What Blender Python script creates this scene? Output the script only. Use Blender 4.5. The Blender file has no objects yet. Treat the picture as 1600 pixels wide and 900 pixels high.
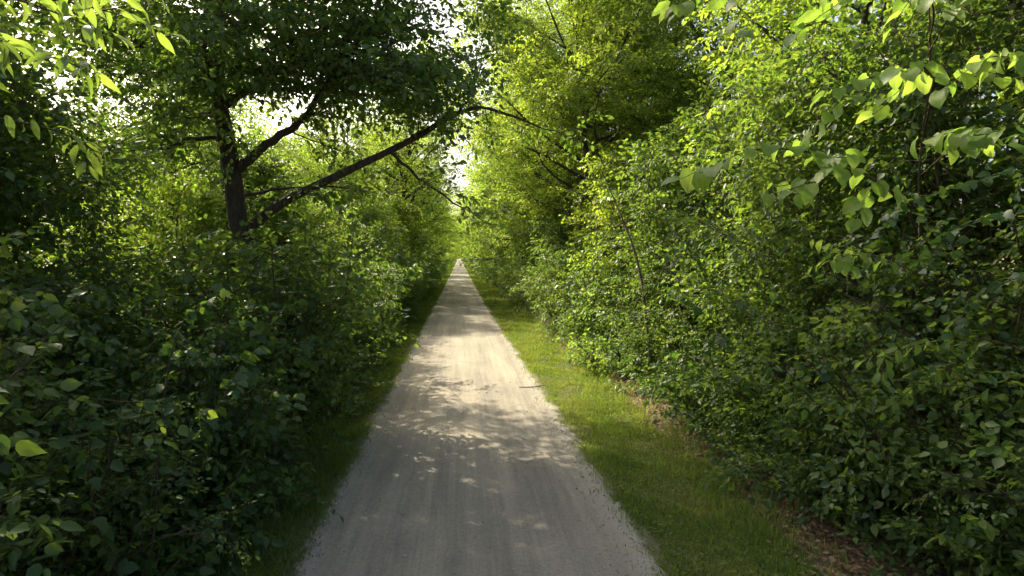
import bpy, math, random
import numpy as np
from mathutils import Matrix, Vector

R = math.radians
scene = bpy.context.scene
COL = scene.collection

# ------------------------------------------------------------------ camera, sky, sun, exposure
cam_data = bpy.data.cameras.new('camera')
cam_data.sensor_width = 36.0
cam_data.lens = 20.25
cam_data.clip_start = 0.05
cam_data.clip_end = 3000
cam = bpy.data.objects.new('camera', cam_data)
COL.objects.link(cam)
cam.location = (0, 0, 2.6)
cam.rotation_euler = (R(90 - 3.24), 0, R(-5.2))
scene.camera = cam

SUN_AZ = -40.0      # degrees from straight ahead, negative = to the left
SUN_EL = 42.0
SUN_DIR = Vector((math.sin(R(SUN_AZ)) * math.cos(R(SUN_EL)), math.cos(R(SUN_AZ)) * math.cos(R(SUN_EL)), math.sin(R(SUN_EL))))

world = bpy.data.worlds.new('World')
scene.world = world
world.use_nodes = True
wn = world.node_tree
for n in list(wn.nodes):
    wn.nodes.remove(n)
sky = wn.nodes.new('ShaderNodeTexSky')
sky.sky_type = 'NISHITA'
sky.sun_disc = False
sky.sun_elevation = R(SUN_EL)
sky.sun_rotation = R(SUN_AZ)
sky.air_density = 0.8
sky.dust_density = 7.0
sky.ozone_density = 0.6
bgn = wn.nodes.new('ShaderNodeBackground')
bgn.inputs['Strength'].default_value = 0.15
won = wn.nodes.new('ShaderNodeOutputWorld')
wn.links.new(sky.outputs[0], bgn.inputs[0])
wn.links.new(bgn.outputs[0], won.inputs[0])

sun_data = bpy.data.lights.new('sun', 'SUN')
sun_data.energy = 5.0
sun_data.angle = R(0.53)
sun_data.color = (1.0, 0.88, 0.66)
sun = bpy.data.objects.new('sun', sun_data)
COL.objects.link(sun)
sun.rotation_euler = SUN_DIR.to_track_quat('Z', 'Y').to_euler()

vs = scene.view_settings
vs.view_transform = 'Standard'
vs.look = 'None'
vs.exposure = 1.42
vs.gamma = 1.0
scene.render.engine = 'CYCLES'
cy = scene.cycles
cy.max_bounces = 7
cy.diffuse_bounces = 4
cy.glossy_bounces = 2
cy.transmission_bounces = 4
cy.transparent_max_bounces = 4
cy.caustics_reflective = False
cy.caustics_refractive = False
cy.sample_clamp_indirect = 6.0
cy.use_denoising = True
cy.use_adaptive_sampling = True
cy.adaptive_threshold = 0.03

# ------------------------------------------------------------------ materials
def new_mat(name):
    m = bpy.data.materials.new(name)
    m.use_nodes = True
    nt = m.node_tree
    for n in list(nt.nodes):
        nt.nodes.remove(n)
    out = nt.nodes.new('ShaderNodeOutputMaterial')
    return m, nt, out

def ramp(nt, stops, fac=None, interp='LINEAR'):
    r = nt.nodes.new('ShaderNodeValToRGB')
    r.color_ramp.interpolation = interp
    els = r.color_ramp.elements
    while len(els) < len(stops):
        els.new(0.5)
    for e, (p, c) in zip(els, stops):
        e.position = p
        e.color = (*c, 1)
    if fac is not None:
        nt.links.new(fac, r.inputs[0])
    return r

def leaf_mat(name, cols, trans, mix=0.45, rough=0.45, spec=0.36, vary=0.16):
    m, nt, out = new_mat(name)
    at = nt.nodes.new('ShaderNodeAttribute')
    at.attribute_name = 'rnd'
    oi = nt.nodes.new('ShaderNodeObjectInfo')
    add = nt.nodes.new('ShaderNodeMath')
    add.operation = 'ADD'
    nt.links.new(at.outputs['Fac'], add.inputs[0])
    mul = nt.nodes.new('ShaderNodeMath')
    mul.operation = 'MULTIPLY_ADD'
    nt.links.new(oi.outputs['Random'], mul.inputs[0])
    mul.inputs[1].default_value = 2 * vary
    mul.inputs[2].default_value = -vary
    nt.links.new(mul.outputs[0], add.inputs[1])
    r1 = ramp(nt, cols, add.outputs[0])
    r2 = ramp(nt, trans, add.outputs[0])
    geo = nt.nodes.new('ShaderNodeNewGeometry')
    back = nt.nodes.new('ShaderNodeMixRGB')         # leaf undersides are paler and duller
    nt.links.new(geo.outputs['Backfacing'], back.inputs[0])
    nt.links.new(r1.outputs[0], back.inputs[1])
    pale = nt.nodes.new('ShaderNodeHueSaturation')
    pale.inputs['Saturation'].default_value = 0.8
    pale.inputs['Value'].default_value = 1.25
    nt.links.new(r1.outputs[0], pale.inputs['Color'])
    nt.links.new(pale.outputs[0], back.inputs[2])
    b = nt.nodes.new('ShaderNodeBsdfPrincipled')
    b.inputs['Roughness'].default_value = rough
    b.inputs['Specular IOR Level'].default_value = spec
    nt.links.new(back.outputs[0], b.inputs['Base Color'])
    t = nt.nodes.new('ShaderNodeBsdfTranslucent')
    nt.links.new(r2.outputs[0], t.inputs['Color'])
    mx = nt.nodes.new('ShaderNodeMixShader')
    mx.inputs[0].default_value = mix
    nt.links.new(b.outputs[0], mx.inputs[1])
    nt.links.new(t.outputs[0], mx.inputs[2])
    nt.links.new(mx.outputs[0], out.inputs[0])
    return m

M = {}
M['leaf_oak'] = leaf_mat('leaf_oak', [(0, (.040, .078, .020)), (.6, (.060, .110, .026)), (1, (.095, .140, .036))],
                         [(0, (.13, .25, .022)), (1, (.26, .40, .040))])
M['leaf_shrub'] = leaf_mat('leaf_shrub', [(0, (.034, .072, .020)), (.6, (.055, .105, .027)), (1, (.10, .155, .040))],
                           [(0, (.10, .22, .020)), (1, (.32, .44, .04))])
M['leaf_vine'] = leaf_mat('leaf_vine', [(0, (.028, .068, .020)), (.7, (.050, .100, .028)), (1, (.105, .16, .040))],
                          [(0, (.09, .19, .02)), (1, (.25, .38, .04))])
M['leaf_bright'] = leaf_mat('leaf_bright', [(0, (.080, .150, .030)), (.6, (.105, .180, .036)), (1, (.14, .21, .045))],
                            [(0, (.24, .40, .04)), (1, (.40, .54, .06))], mix=.5, rough=.5)
M['leaf_pale'] = leaf_mat('leaf_pale', [(0, (.095, .165, .030)), (1, (.15, .22, .045))], [(0, (.30, .50, .05)), (1, (.44, .60, .07))], mix=.55, rough=.5, spec=.3)
def add_veins(m):
    nt = m.node_tree
    L = nt.links.new
    def math_(op, a, b=None, c=None):
        n = nt.nodes.new('ShaderNodeMath'); n.operation = op
        for i, v in enumerate((a, b, c)):
            if v is None:
                continue
            if isinstance(v, (int, float)):
                n.inputs[i].default_value = v
            else:
                L(v, n.inputs[i])
        return n.outputs[0]
    tc = nt.nodes.new('ShaderNodeTexCoord')
    sp = nt.nodes.new('ShaderNodeSeparateXYZ'); L(tc.outputs['Object'], sp.inputs[0])
    ay = math_('ABSOLUTE', sp.outputs['Y'])
    mid = math_('LESS_THAN', ay, .014)
    ph = math_('MULTIPLY_ADD', ay, -.75, sp.outputs['X'])
    fr = math_('PINGPONG', ph, .065)
    side = math_('LESS_THAN', fr, .006)
    v = math_('MAXIMUM', mid, side)
    nz = nt.nodes.new('ShaderNodeTexNoise'); nz.inputs['Scale'].default_value = 3.5; nz.inputs['Detail'].default_value = 4
    L(tc.outputs['Object'], nz.inputs['Vector'])
    mul = math_('MULTIPLY_ADD', nz.outputs['Fac'], .7, .65)
    for node in list(nt.nodes):
        if node.type == 'BSDF_TRANSLUCENT':
            src = node.inputs['Color'].links[0].from_socket
            hs = nt.nodes.new('ShaderNodeHueSaturation'); L(src, hs.inputs['Color']); L(mul, hs.inputs['Value'])
            mx = nt.nodes.new('ShaderNodeMixRGB'); L(math_('MULTIPLY', v, .6), mx.inputs[0]); L(hs.outputs[0], mx.inputs[1]); mx.inputs[2].default_value = (.12, .20, .03, 1)
            L(mx.outputs[0], node.inputs['Color'])
        if node.type == 'BSDF_PRINCIPLED':
            src = node.inputs['Base Color'].links[0].from_socket
            mx = nt.nodes.new('ShaderNodeMixRGB'); L(math_('MULTIPLY', v, .5), mx.inputs[0]); L(src, mx.inputs[1]); mx.inputs[2].default_value = (.22, .28, .09, 1)
            L(mx.outputs[0], node.inputs['Base Color'])
add_veins(M['leaf_pale'])
M['leaf_tree'] = leaf_mat('leaf_tree', [(0, (.050, .096, .022)), (.6, (.075, .130, .030)), (1, (.12, .17, .040))],
                          [(0, (.22, .40, .025)), (1, (.46, .58, .045))], mix=.55)
M['leaf_feather'] = leaf_mat('leaf_feather', [(0, (.062, .110, .026)), (.6, (.090, .145, .034)), (1, (.13, .18, .042))],
                             [(0, (.22, .38, .028)), (1, (.44, .54, .045))], mix=.55)
M['leaf_dry'] = leaf_mat('leaf_dry', [(0, (.10, .060, .030)), (.5, (.20, .125, .065)), (1, (.34, .25, .15))],
                         [(0, (.12, .07, .03)), (1, (.30, .2, .1))], mix=.25, rough=.7, spec=.2)
M['grass'] = leaf_mat('grass', [(0, (.048, .092, .020)), (.5, (.080, .128, .026)), (.8, (.125, .165, .038)), (1, (.25, .20, .09))],
                      [(0, (.16, .27, .02)), (.8, (.35, .43, .035)), (1, (.34, .27, .09))], mix=.45, rough=.5, spec=.35)

def bark_mat(name, c0, c1, scale=9):
    m, nt, out = new_mat(name)
    tc = nt.nodes.new('ShaderNodeTexCoord')
    mp = nt.nodes.new('ShaderNodeMapping')
    mp.inputs['Scale'].default_value = (1, 1, .22)
    nt.links.new(tc.outputs['Object'], mp.inputs[0])
    n = nt.nodes.new('ShaderNodeTexNoise')
    n.inputs['Scale'].default_value = scale * 2.2
    n.inputs['Detail'].default_value = 6
    n.inputs['Roughness'].default_value = .65
    nt.links.new(mp.outputs[0], n.inputs['Vector'])
    r = ramp(nt, [(.32, c0), (.68, c1)], n.outputs['Fac'])
    b = nt.nodes.new('ShaderNodeBsdfPrincipled')
    b.inputs['Roughness'].default_value = .9
    b.inputs['Specular IOR Level'].default_value = .2
    nt.links.new(r.outputs[0], b.inputs['Base Color'])
    bp = nt.nodes.new('ShaderNodeBump')
    bp.inputs['Strength'].default_value = .9
    bp.inputs['Distance'].default_value = .03
    nt.links.new(n.outputs['Fac'], bp.inputs['Height'])
    nt.links.new(bp.outputs[0], b.inputs['Normal'])
    nt.links.new(b.outputs[0], out.inputs[0])
    return m
M['bark'] = bark_mat('bark', (.035, .027, .020), (.11, .088, .066))
M['bark_pale'] = bark_mat('bark_pale', (.07, .055, .04), (.19, .15, .11))
M['twig'] = bark_mat('twig', (.05, .04, .025), (.12, .10, .05), 30)

def ground_mat():
    m, nt, out = new_mat('forest_floor')
    tc = nt.nodes.new('ShaderNodeTexCoord')
    n1 = nt.nodes.new('ShaderNodeTexNoise')
    n1.inputs['Scale'].default_value = 1.3
    n1.inputs['Detail'].default_value = 8
    n2 = nt.nodes.new('ShaderNodeTexVoronoi')
    n2.inputs['Scale'].default_value = 22
    nt.links.new(tc.outputs['Object'], n1.inputs['Vector'])
    nt.links.new(tc.outputs['Object'], n2.inputs['Vector'])
    r1 = ramp(nt, [(.3, (.045, .032, .020)), (.7, (.13, .095, .06))], n1.outputs['Fac'])
    sep = nt.nodes.new('ShaderNodeSeparateColor')
    nt.links.new(n2.outputs['Color'], sep.inputs[0])
    r2 = ramp(nt, [(0, (.05, .035, .02)), (.6, (.15, .10, .06)), (1, (.28, .2, .12))], sep.outputs[0])
    mx = nt.nodes.new('ShaderNodeMixRGB')
    mx.inputs[0].default_value = .5
    nt.links.new(r1.outputs[0], mx.inputs[1])
    nt.links.new(r2.outputs[0], mx.inputs[2])
    b = nt.nodes.new('ShaderNodeBsdfPrincipled')
    b.inputs['Roughness'].default_value = .95
    nt.links.new(mx.outputs[0], b.inputs['Base Color'])
    bp = nt.nodes.new('ShaderNodeBump')
    bp.inputs['Distance'].default_value = .03
    nt.links.new(n2.outputs['Distance'], bp.inputs['Height'])
    nt.links.new(bp.outputs[0], b.inputs['Normal'])
    nt.links.new(b.outputs[0], out.inputs[0])
    return m
M['forest_floor'] = ground_mat()

def verge_mat():
    m, nt, out = new_mat('verge_soil')
    tc = nt.nodes.new('ShaderNodeTexCoord')
    n1 = nt.nodes.new('ShaderNodeTexNoise')
    n1.inputs['Scale'].default_value = 2.4
    n1.inputs['Detail'].default_value = 9
    n1.inputs['Roughness'].default_value = .7
    nt.links.new(tc.outputs['Object'], n1.inputs['Vector'])
    r1 = ramp(nt, [(.28, (.045, .060, .018)), (.55, (.070, .080, .026)), (.74, (.12, .10, .055))], n1.outputs['Fac'])
    b = nt.nodes.new('ShaderNodeBsdfPrincipled')
    b.inputs['Specular IOR Level'].default_value = .05
    b.inputs['Roughness'].default_value = .95
    nt.links.new(r1.outputs[0], b.inputs['Base Color'])
    nt.links.new(b.outputs[0], out.inputs[0])
    return m
M['verge'] = verge_mat()

def path_mat():
    m, nt, out = new_mat('crushed_limestone')
    L = nt.links.new
    tc = nt.nodes.new('ShaderNodeTexCoord')
    def noise(scale, detail, sc=(1, 1, 1), rough=.6):
        mp = nt.nodes.new('ShaderNodeMapping')
        mp.inputs['Scale'].default_value = sc
        L(tc.outputs['Object'], mp.inputs[0])
        n = nt.nodes.new('ShaderNodeTexNoise')
        n.inputs['Scale'].default_value = scale
        n.inputs['Detail'].default_value = detail
        n.inputs['Roughness'].default_value = rough
        L(mp.outputs[0], n.inputs['Vector'])
        return n
    streak = noise(12, 6, (1, .03, 1), .75)       # wheel streaks along the way
    streak2 = noise(2.2, 3, (1, .05, 1), .5)
    patch = noise(.9, 6, (1, .5, 1), .6)
    grit = noise(95, 4, (1, 1, 1), .75)
    grit2 = noise(28, 5, (1, 1, 1), .7)
    c1 = ramp(nt, [(.33, (.118, .108, .090)), (.48, (.220, .203, .168)), (.64, (.36, .328, .262))], streak.outputs['Fac'])
    c2 = ramp(nt, [(.38, (.140, .132, .116)), (.60, (.31, .280, .222))], streak2.outputs['Fac'])
    c3 = ramp(nt, [(.36, (.155, .147, .130)), (.60, (.295, .268, .214))], patch.outputs['Fac'])
    m1 = nt.nodes.new('ShaderNodeMixRGB'); m1.inputs[0].default_value = .5
    L(c1.outputs[0], m1.inputs[1]); L(c2.outputs[0], m1.inputs[2])
    m2 = nt.nodes.new('ShaderNodeMixRGB'); m2.inputs[0].default_value = .4
    L(m1.outputs[0], m2.inputs[1]); L(c3.outputs[0], m2.inputs[2])
    g = ramp(nt, [(.26, (.55, .53, .5)), (.5, (1, 1, 1)), (.75, (1.35, 1.33, 1.28))], grit.outputs['Fac'])
    m3 = nt.nodes.new('ShaderNodeMixRGB'); m3.blend_type = 'MULTIPLY'; m3.inputs[0].default_value = .75
    L(m2.outputs[0], m3.inputs[1]); L(g.outputs[0], m3.inputs[2])
    g2 = ramp(nt, [(.30, (.72, .71, .68)), (.5, (1, 1, 1)), (.72, (1.15, 1.14, 1.1))], grit2.outputs['Fac'])
    m4 = nt.nodes.new('ShaderNodeMixRGB'); m4.blend_type = 'MULTIPLY'; m4.inputs[0].default_value = .7
    L(m3.outputs[0], m4.inputs[1]); L(g2.outputs[0], m4.inputs[2])
    # the tread thins out into soil along both margins: 'edge' is the distance in metres from the outer edge
    ea = nt.nodes.new('ShaderNodeAttribute'); ea.attribute_name = 'edge'
    mid_n = noise(7, 6, (1, .6, 1), .75)
    def shifted(amount, lo, hi, n):
        w = nt.nodes.new('ShaderNodeMath'); w.operation = 'MULTIPLY_ADD'
        L(n.outputs['Fac'], w.inputs[0]); w.inputs[1].default_value = amount; L(ea.outputs['Fac'], w.inputs[2])
        mr = nt.nodes.new('ShaderNodeMapRange'); mr.interpolation_type = 'SMOOTHSTEP'
        L(w.outputs[0], mr.inputs[0])
        mr.inputs[1].default_value = lo + amount * .5; mr.inputs[2].default_value = hi + amount * .5
        mr.inputs[3].default_value = 1; mr.inputs[4].default_value = 0
        return mr
    pale = shifted(.3, .12, .42, patch)
    pf = nt.nodes.new('ShaderNodeMath'); pf.operation = 'MULTIPLY'; L(pale.outputs[0], pf.inputs[0]); pf.inputs[1].default_value = .5
    ma = nt.nodes.new('ShaderNodeMixRGB'); L(pf.outputs[0], ma.inputs[0]); L(m4.outputs[0], ma.inputs[1]); ma.inputs[2].default_value = (.37, .35, .30, 1)
    soil = shifted(.55, .02, .20, mid_n)
    m5 = nt.nodes.new('ShaderNodeMixRGB'); L(soil.outputs[0], m5.inputs[0]); L(ma.outputs[0], m5.inputs[1]); m5.inputs[2].default_value = (.085, .085, .042, 1)
    m4 = m5
    b = nt.nodes.new('ShaderNodeBsdfPrincipled')
    b.inputs['Roughness'].default_value = .92
    b.inputs['Specular IOR Level'].default_value = .25
    L(m4.outputs[0], b.inputs['Base Color'])
    bp = nt.nodes.new('ShaderNodeBump')
    bp.inputs['Strength'].default_value = .8
    bp.inputs['Distance'].default_value = .012
    ad = nt.nodes.new('ShaderNodeMath'); ad.operation = 'ADD'
    L(grit.outputs['Fac'], ad.inputs[0]); L(grit2.outputs['Fac'], ad.inputs[1])
    L(ad.outputs[0], bp.inputs['Height'])
    L(bp.outputs[0], b.inputs['Normal'])
    L(b.outputs[0], out.inputs[0])
    return m
M['path'] = path_mat()

def stone_mat():
    m, nt, out = new_mat('pale_stone')
    oi = nt.nodes.new('ShaderNodeAttribute'); oi.attribute_name = 'rnd'
    r = ramp(nt, [(0, (.20, .19, .17)), (1, (.48, .45, .39))], oi.outputs['Fac'])
    b = nt.nodes.new('ShaderNodeBsdfPrincipled')
    b.inputs['Roughness'].default_value = .9
    nt.links.new(r.outputs[0], b.inputs['Base Color'])
    nt.links.new(b.outputs[0], out.inputs[0])
    return m
M['stone'] = stone_mat()

# ------------------------------------------------------------------ mesh helpers
def mesh_np(name, verts, faces, mat, rnd=None, smooth=False):
    """verts (n,3); faces (m,k) array of one face size; rnd per face."""
    me = bpy.data.meshes.new(name)
    verts = np.ascontiguousarray(verts, dtype=np.float32)
    faces = np.ascontiguousarray(faces, dtype=np.int32)
    nf, k = faces.shape
    me.vertices.add(len(verts))
    me.vertices.foreach_set('co', verts.ravel())
    me.loops.add(nf * k)
    me.polygons.add(nf)
    me.polygons.foreach_set('loop_start', np.arange(nf, dtype=np.int32) * k)
    me.loops.foreach_set('vertex_index', faces.ravel())
    if smooth:
        me.polygons.foreach_set('use_smooth', np.ones(nf, dtype=bool))
    if rnd is not None:
        a = me.attributes.new('rnd', 'FLOAT', 'FACE')
        a.data.foreach_set('value', np.ascontiguousarray(rnd, dtype=np.float32))
    me.materials.append(M[mat])
    me.update(calc_edges=True)
    return me

def link(name, me, parent=None, kind=None):
    o = bpy.data.objects.new(name, me)
    COL.objects.link(o)
    if parent is not None:
        o.parent = parent
    if kind:
        o['kind'] = kind
    return o

def tag(o, label, cat, group=None):
    o['label'] = label
    o['category'] = cat
    if group:
        o['group'] = group
    return o

def root(name, loc, label, cat, group=None, rz=0.0, sc=1.0, tilt=(0, 0)):
    o = bpy.data.objects.new(name, None)
    o.empty_display_size = .2
    COL.objects.link(o)
    o.location = loc
    o.rotation_euler = (tilt[0], tilt[1], rz)
    o.scale = (sc, sc, sc) if not isinstance(sc, tuple) else sc
    return tag(o, label, cat, group)

def nrm(v):
    return v / (np.linalg.norm(v, axis=-1, keepdims=True) + 1e-9)

# leaf outlines, unit length along +x, +z is the upper side
def half_leaf(w, fold=.10, droop=.10):
    v = np.array([[0, 0, 0], [.26, .46 * w, fold * w], [.66, .38 * w, fold * w - droop * .35], [1, 0, -droop],
                  [.66, -.38 * w, fold * w - droop * .35], [.26, -.46 * w, fold * w]])
    return v, np.array([[0, 3, 2, 1], [0, 5, 4, 3]])
def diamond(w):
    v = np.array([[0, 0, 0], [.45, .5 * w, .06], [1, 0, -.06], [.45, -.5 * w, .06]])
    return v, np.array([[0, 2, 1], [0, 3, 2]])
def fine_leaf(w, fold=.10, droop=.14):
    xs, ws = (.10, .32, .58, .80), (.30, .50, .42, .17)
    l = [[x, b * w, fold * w * b * 2 - droop * x * x] for x, b in zip(xs, ws)]
    v = np.array([[0, 0, 0]] + l + [[1, 0, -droop]] + [[x, -y, z] for x, y, z in l[::-1]])
    return v, np.array([[0, 5, 4, 3, 2, 1], [0, 9, 8, 7, 6, 5]])
LEAF = {'oval': fine_leaf(.62), 'disc': fine_leaf(.80, .09), 'blade': fine_leaf(.34, .14, .2), 'ovate': half_leaf(.62), 'round': half_leaf(.92, .08, .14), 'lance': half_leaf(.34, .14, .2),
        'diamond': diamond(.62), 'tiny': diamond(.45)}

def leaf_mesh(name, F, shape, mat, rng):
    """F = (P, X, Y, Z, L) leaf frames -> one mesh"""
    P, X, Y, Z, Ln = F
    tv, tf = LEAF[shape]
    n, k = len(P), len(tv)
    wv = rng.uniform(.82, 1.15, n)
    V = (P[:, None, :] + (tv[None, :, 0:1] * X[:, None, :] + (tv[None, :, 1:2] * wv[:, None, None]) * Y[:, None, :]
                          + tv[None, :, 2:3] * Z[:, None, :]) * Ln[:, None, None])
    Fc = tf[None] + (np.arange(n) * k)[:, None, None]
    r = np.repeat(rng.random(n), len(tf))
    return mesh_np(name, V.reshape(-1, 3), Fc.reshape(-1, tf.shape[1]), mat, r)

def tube_arrays(lines, sides=6):
    """lines: list of (pts (n,3), radii (n,)) -> verts, quads"""
    Vs, Fs, off = [], [], 0
    ang = np.arange(sides) * (2 * math.pi / sides)
    ca, sa = np.cos(ang), np.sin(ang)
    for pts, rad in lines:
        pts = np.asarray(pts, float)
        rad = np.asarray(rad, float)
        n = len(pts)
        t = np.gradient(pts, axis=0)
        t = nrm(t)
        ref = np.array([0, 0, 1.0]) if abs(t[0][2]) < .8 else np.array([1.0, 0, 0])
        a = nrm(np.cross(t, ref))
        b = np.cross(t, a)
        ring = pts[:, None, :] + rad[:, None, None] * (ca[None, :, None] * a[:, None, :] + sa[None, :, None] * b[:, None, :])
        Vs.append(ring.reshape(-1, 3))
        i = np.arange(n - 1)[:, None] * sides + np.arange(sides)[None, :]
        j = np.arange(n - 1)[:, None] * sides + (np.arange(sides)[None, :] + 1) % sides
        Fs.append(np.stack([i, j, j + sides, i + sides], -1).reshape(-1, 4) + off)
        off += n * sides
    return np.concatenate(Vs), np.concatenate(Fs)

def tube_mesh(name, lines, sides, mat):
    v, f = tube_arrays(lines, sides)
    return mesh_np(name, v, f, mat, None, True)

def smooth_line(ctrl, n):
    """Catmull-Rom through control points, n samples; ctrl rows are x,y,z,radius"""
    c = np.asarray(ctrl, float)
    c = np.vstack([2 * c[0] - c[1], c, 2 * c[-1] - c[-2]])
    m = len(c) - 3
    out = []
    for u in np.linspace(0, m - 1e-6, n):
        i = int(u); t = u - i
        p0, p1, p2, p3 = c[i:i + 4]
        out.append(.5 * ((2 * p1) + (-p0 + p2) * t + (2 * p0 - 5 * p1 + 4 * p2 - p3) * t * t + (-p0 + 3 * p1 - 3 * p2 + p3) * t ** 3))
    out = np.array(out)
    return out[:, :3], np.maximum(out[:, 3], .002)

def wander(rng, p, d, L, n, amp, lift):
    """a branch: n+1 points from p along d, bending at random and by lift (up > 0)"""
    pts = [np.array(p, float)]
    d = np.array(d, float)
    st = L / n
    for _ in range(n):
        d = d + rng.normal(0, amp, 3)
        d[2] += lift / n
        d = d / np.linalg.norm(d)
        pts.append(pts[-1] + d * st)
    return np.array(pts)

def interp(pts, t):
    x = t * (len(pts) - 1)
    i = min(int(x), len(pts) - 2)
    f = x - i
    return pts[i] * (1 - f) + pts[i + 1] * f, pts[i + 1] - pts[i]

# ---- sprays: a twig with its leaves, in its own frame (x along the twig, z up)
def make_spray(rng, length, n, leaf, side=2, pitch=28, spread=55, droop=.25):
    P, X, Z, Ln = [], [], [], []
    def put(p, az, pit, roll, l):
        x = np.array([math.cos(az) * math.cos(pit), math.sin(az) * math.cos(pit), -math.sin(pit)])
        y = nrm(np.cross([0, 0, 1.0], x))
        z = np.cross(x, y)
        z = z * math.cos(roll) + y * math.sin(roll)
        P.append(p); X.append(x); Z.append(z); Ln.append(l)
    def row(p0, az0, L, m, l):
        for i in range(m):
            t = (i + .6) / m
            p = p0 + np.array([math.cos(az0) * L * t, math.sin(az0) * L * t, -droop * L * t * t])
            s = 1 if i % 2 else -1
            put(p + rng.normal(0, .012, 3), az0 + s * R(spread + rng.normal(0, 16)), R(pitch + rng.normal(0, 20)), R(rng.normal(0, 24)),
                l * rng.uniform(.62, 1.12) * (1 - .25 * t))
        e = p0 + np.array([math.cos(az0) * L, math.sin(az0) * L, -droop * L])
        put(e, az0 + rng.normal(0, .2), R(pitch + 10 + rng.normal(0, 15)), R(rng.normal(0, 20)), l)
    row(np.zeros(3), 0, length, n, leaf)
    for k in range(side):
        t = .25 + .5 * k / max(1, side - 1) if side > 1 else .4
        row(np.array([length * t, 0, -droop * length * t * t]), R((50 + rng.normal(0, 8)) * (1 if k % 2 else -1)), length * .5, max(2, n // 2), leaf * .92)
    return np.array(P), np.array(X), np.array(Z), np.array(Ln)

def spray_set(seed, *a, **k):
    rng = np.random.default_rng(seed)
    return [make_spray(rng, *a, **k) for _ in range(7)]

def dress(rng, A, sprays, jitter=.35, size=(.75, 1.2)):
    """A: list of (pos, dir) -> leaf frames in plant space"""
    pos = np.array([a[0] for a in A])
    D = nrm(np.array([a[1] for a in A]) + rng.normal(0, .12, (len(A), 3)))
    U = np.array([0, 0, 1.0]) + rng.normal(0, jitter, (len(A), 3))
    S = nrm(np.cross(U, D))
    U = np.cross(D, S)
    sc = rng.uniform(size[0], size[1], len(A))
    pick = rng.integers(0, len(sprays), len(A))
    out = [[], [], [], [], []]
    for k, (p, x, z, l) in enumerate(sprays):
        ix = np.nonzero(pick == k)[0]
        if not len(ix):
            continue
        B = np.stack([D[ix], S[ix], U[ix]], -1)            # columns
        pp = pos[ix][:, None, :] + np.einsum('nij,mj->nmi', B, p) * sc[ix][:, None, None]
        xx = np.einsum('nij,mj->nmi', B, x)
        zz = np.einsum('nij,mj->nmi', B, z)
        yy = np.cross(zz, xx)
        ll = sc[ix][:, None] * l[None, :]
        for o, v in zip(out, (pp.reshape(-1, 3), xx.reshape(-1, 3), yy.reshape(-1, 3), zz.reshape(-1, 3), ll.reshape(-1))):
            o.append(v)
    return [np.concatenate(o) for o in out]

def twig_lines(rng, A, L, r=.004):
    out = []
    for p, d in A:
        d = np.array(d) / np.linalg.norm(d)
        q = np.array(p)
        out.append((np.array([q - d * .02, q + d * L * .55 + [0, 0, -.03 * L], q + d * L * .98 + [0, 0, -.2 * L]]), np.array([r, r * .7, r * .3])))
    return out

# ---- whole plants: each returns wood lines and attachment points
def side_dirs(rng, d, angle, k):
    """direction leaving d sideways by angle, alternating sides"""
    d = d / np.linalg.norm(d)
    s = np.cross(d, [0, 0, 1.0])
    ns = np.linalg.norm(s)
    s = s / ns if ns > .1 else np.array([1.0, 0, 0])
    u = np.cross(s, d)
    roll = rng.normal(0, .55)
    v = (s * math.cos(roll) + u * math.sin(roll)) * (1 if k % 2 else -1)
    return nrm(d * math.cos(angle) + v * math.sin(angle))

def dress_limb(rng, pts, r0, A, lines, nb, blen, step, t0=.25, lift=.15, drop=.0, sub_angle=55):
    """side branches on a limb, and spray attachment points on those"""
    for j in range(nb):
        if rng.random() < drop:
            continue
        t = t0 + (1 - t0) * (j + rng.uniform(.1, .9)) / nb
        p, d = interp(pts, t)
        bd = side_dirs(rng, d, R(sub_angle + rng.normal(0, 12)), j)
        L = blen * rng.uniform(.55, 1.15) * (1.1 - .55 * t)
        bp = wander(rng, p, bd, L, 4, .13, lift)
        rr = max(.006, r0 * .32 * (1 - .6 * t))
        lines.append((bp, np.linspace(rr, .004, 5)))
        m = max(2, int(L / step))
        for k in range(m):
            q, e = interp(bp, .12 + .85 * (k + rng.random()) / m)
            A.append((q, side_dirs(rng, e, R(50 + rng.normal(0, 15)), k)))
        A.append((bp[-1], bp[-1] - bp[-2]))

def gen_tree(seed, H, cb, Rad, nl, nb, step, r0, lean=(0, 0), profile=None, drop=.12, lift=.35, blen=.42):
    rng = np.random.default_rng(seed)
    trunk = wander(rng, (0, 0, -.1), (lean[0], lean[1], 1), H * .96, 10, .05, .3)
    tr = np.linspace(1, .12, 11) ** .9 * r0
    tr[0] *= 1.35
    lines, A = [], []
    ga = rng.uniform(0, 6.28)
    for i in range(nl):
        h = (i + rng.uniform(.1, .9)) / nl
        t = cb + (1 - cb) * h
        p, d = interp(trunk, min(.985, t))
        ga += 2.4 + rng.normal(0, .3)
        prof = (math.sin(math.pi * (.18 + .80 * h)) ** .7) if profile is None else profile(h)
        L = Rad * prof * rng.uniform(.75, 1.15)
        el = R(8 + 55 * h + rng.normal(0, 8))
        dd = np.array([math.cos(ga) * math.cos(el), math.sin(ga) * math.cos(el), math.sin(el)])
        lp = wander(rng, p, dd, L, 6, .11, lift * (1 - h))
        r1 = max(.012, r0 * .42 * (1 - .75 * h))
        lines.append((lp, np.linspace(r1, .006, 7)))
        dress_limb(rng, lp, r1, A, lines, max(3, int(nb * prof)), L * blen, step, drop=drop)
        A.append((lp[-1], lp[-1] - lp[-2]))
    return (trunk, tr), lines, A

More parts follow.
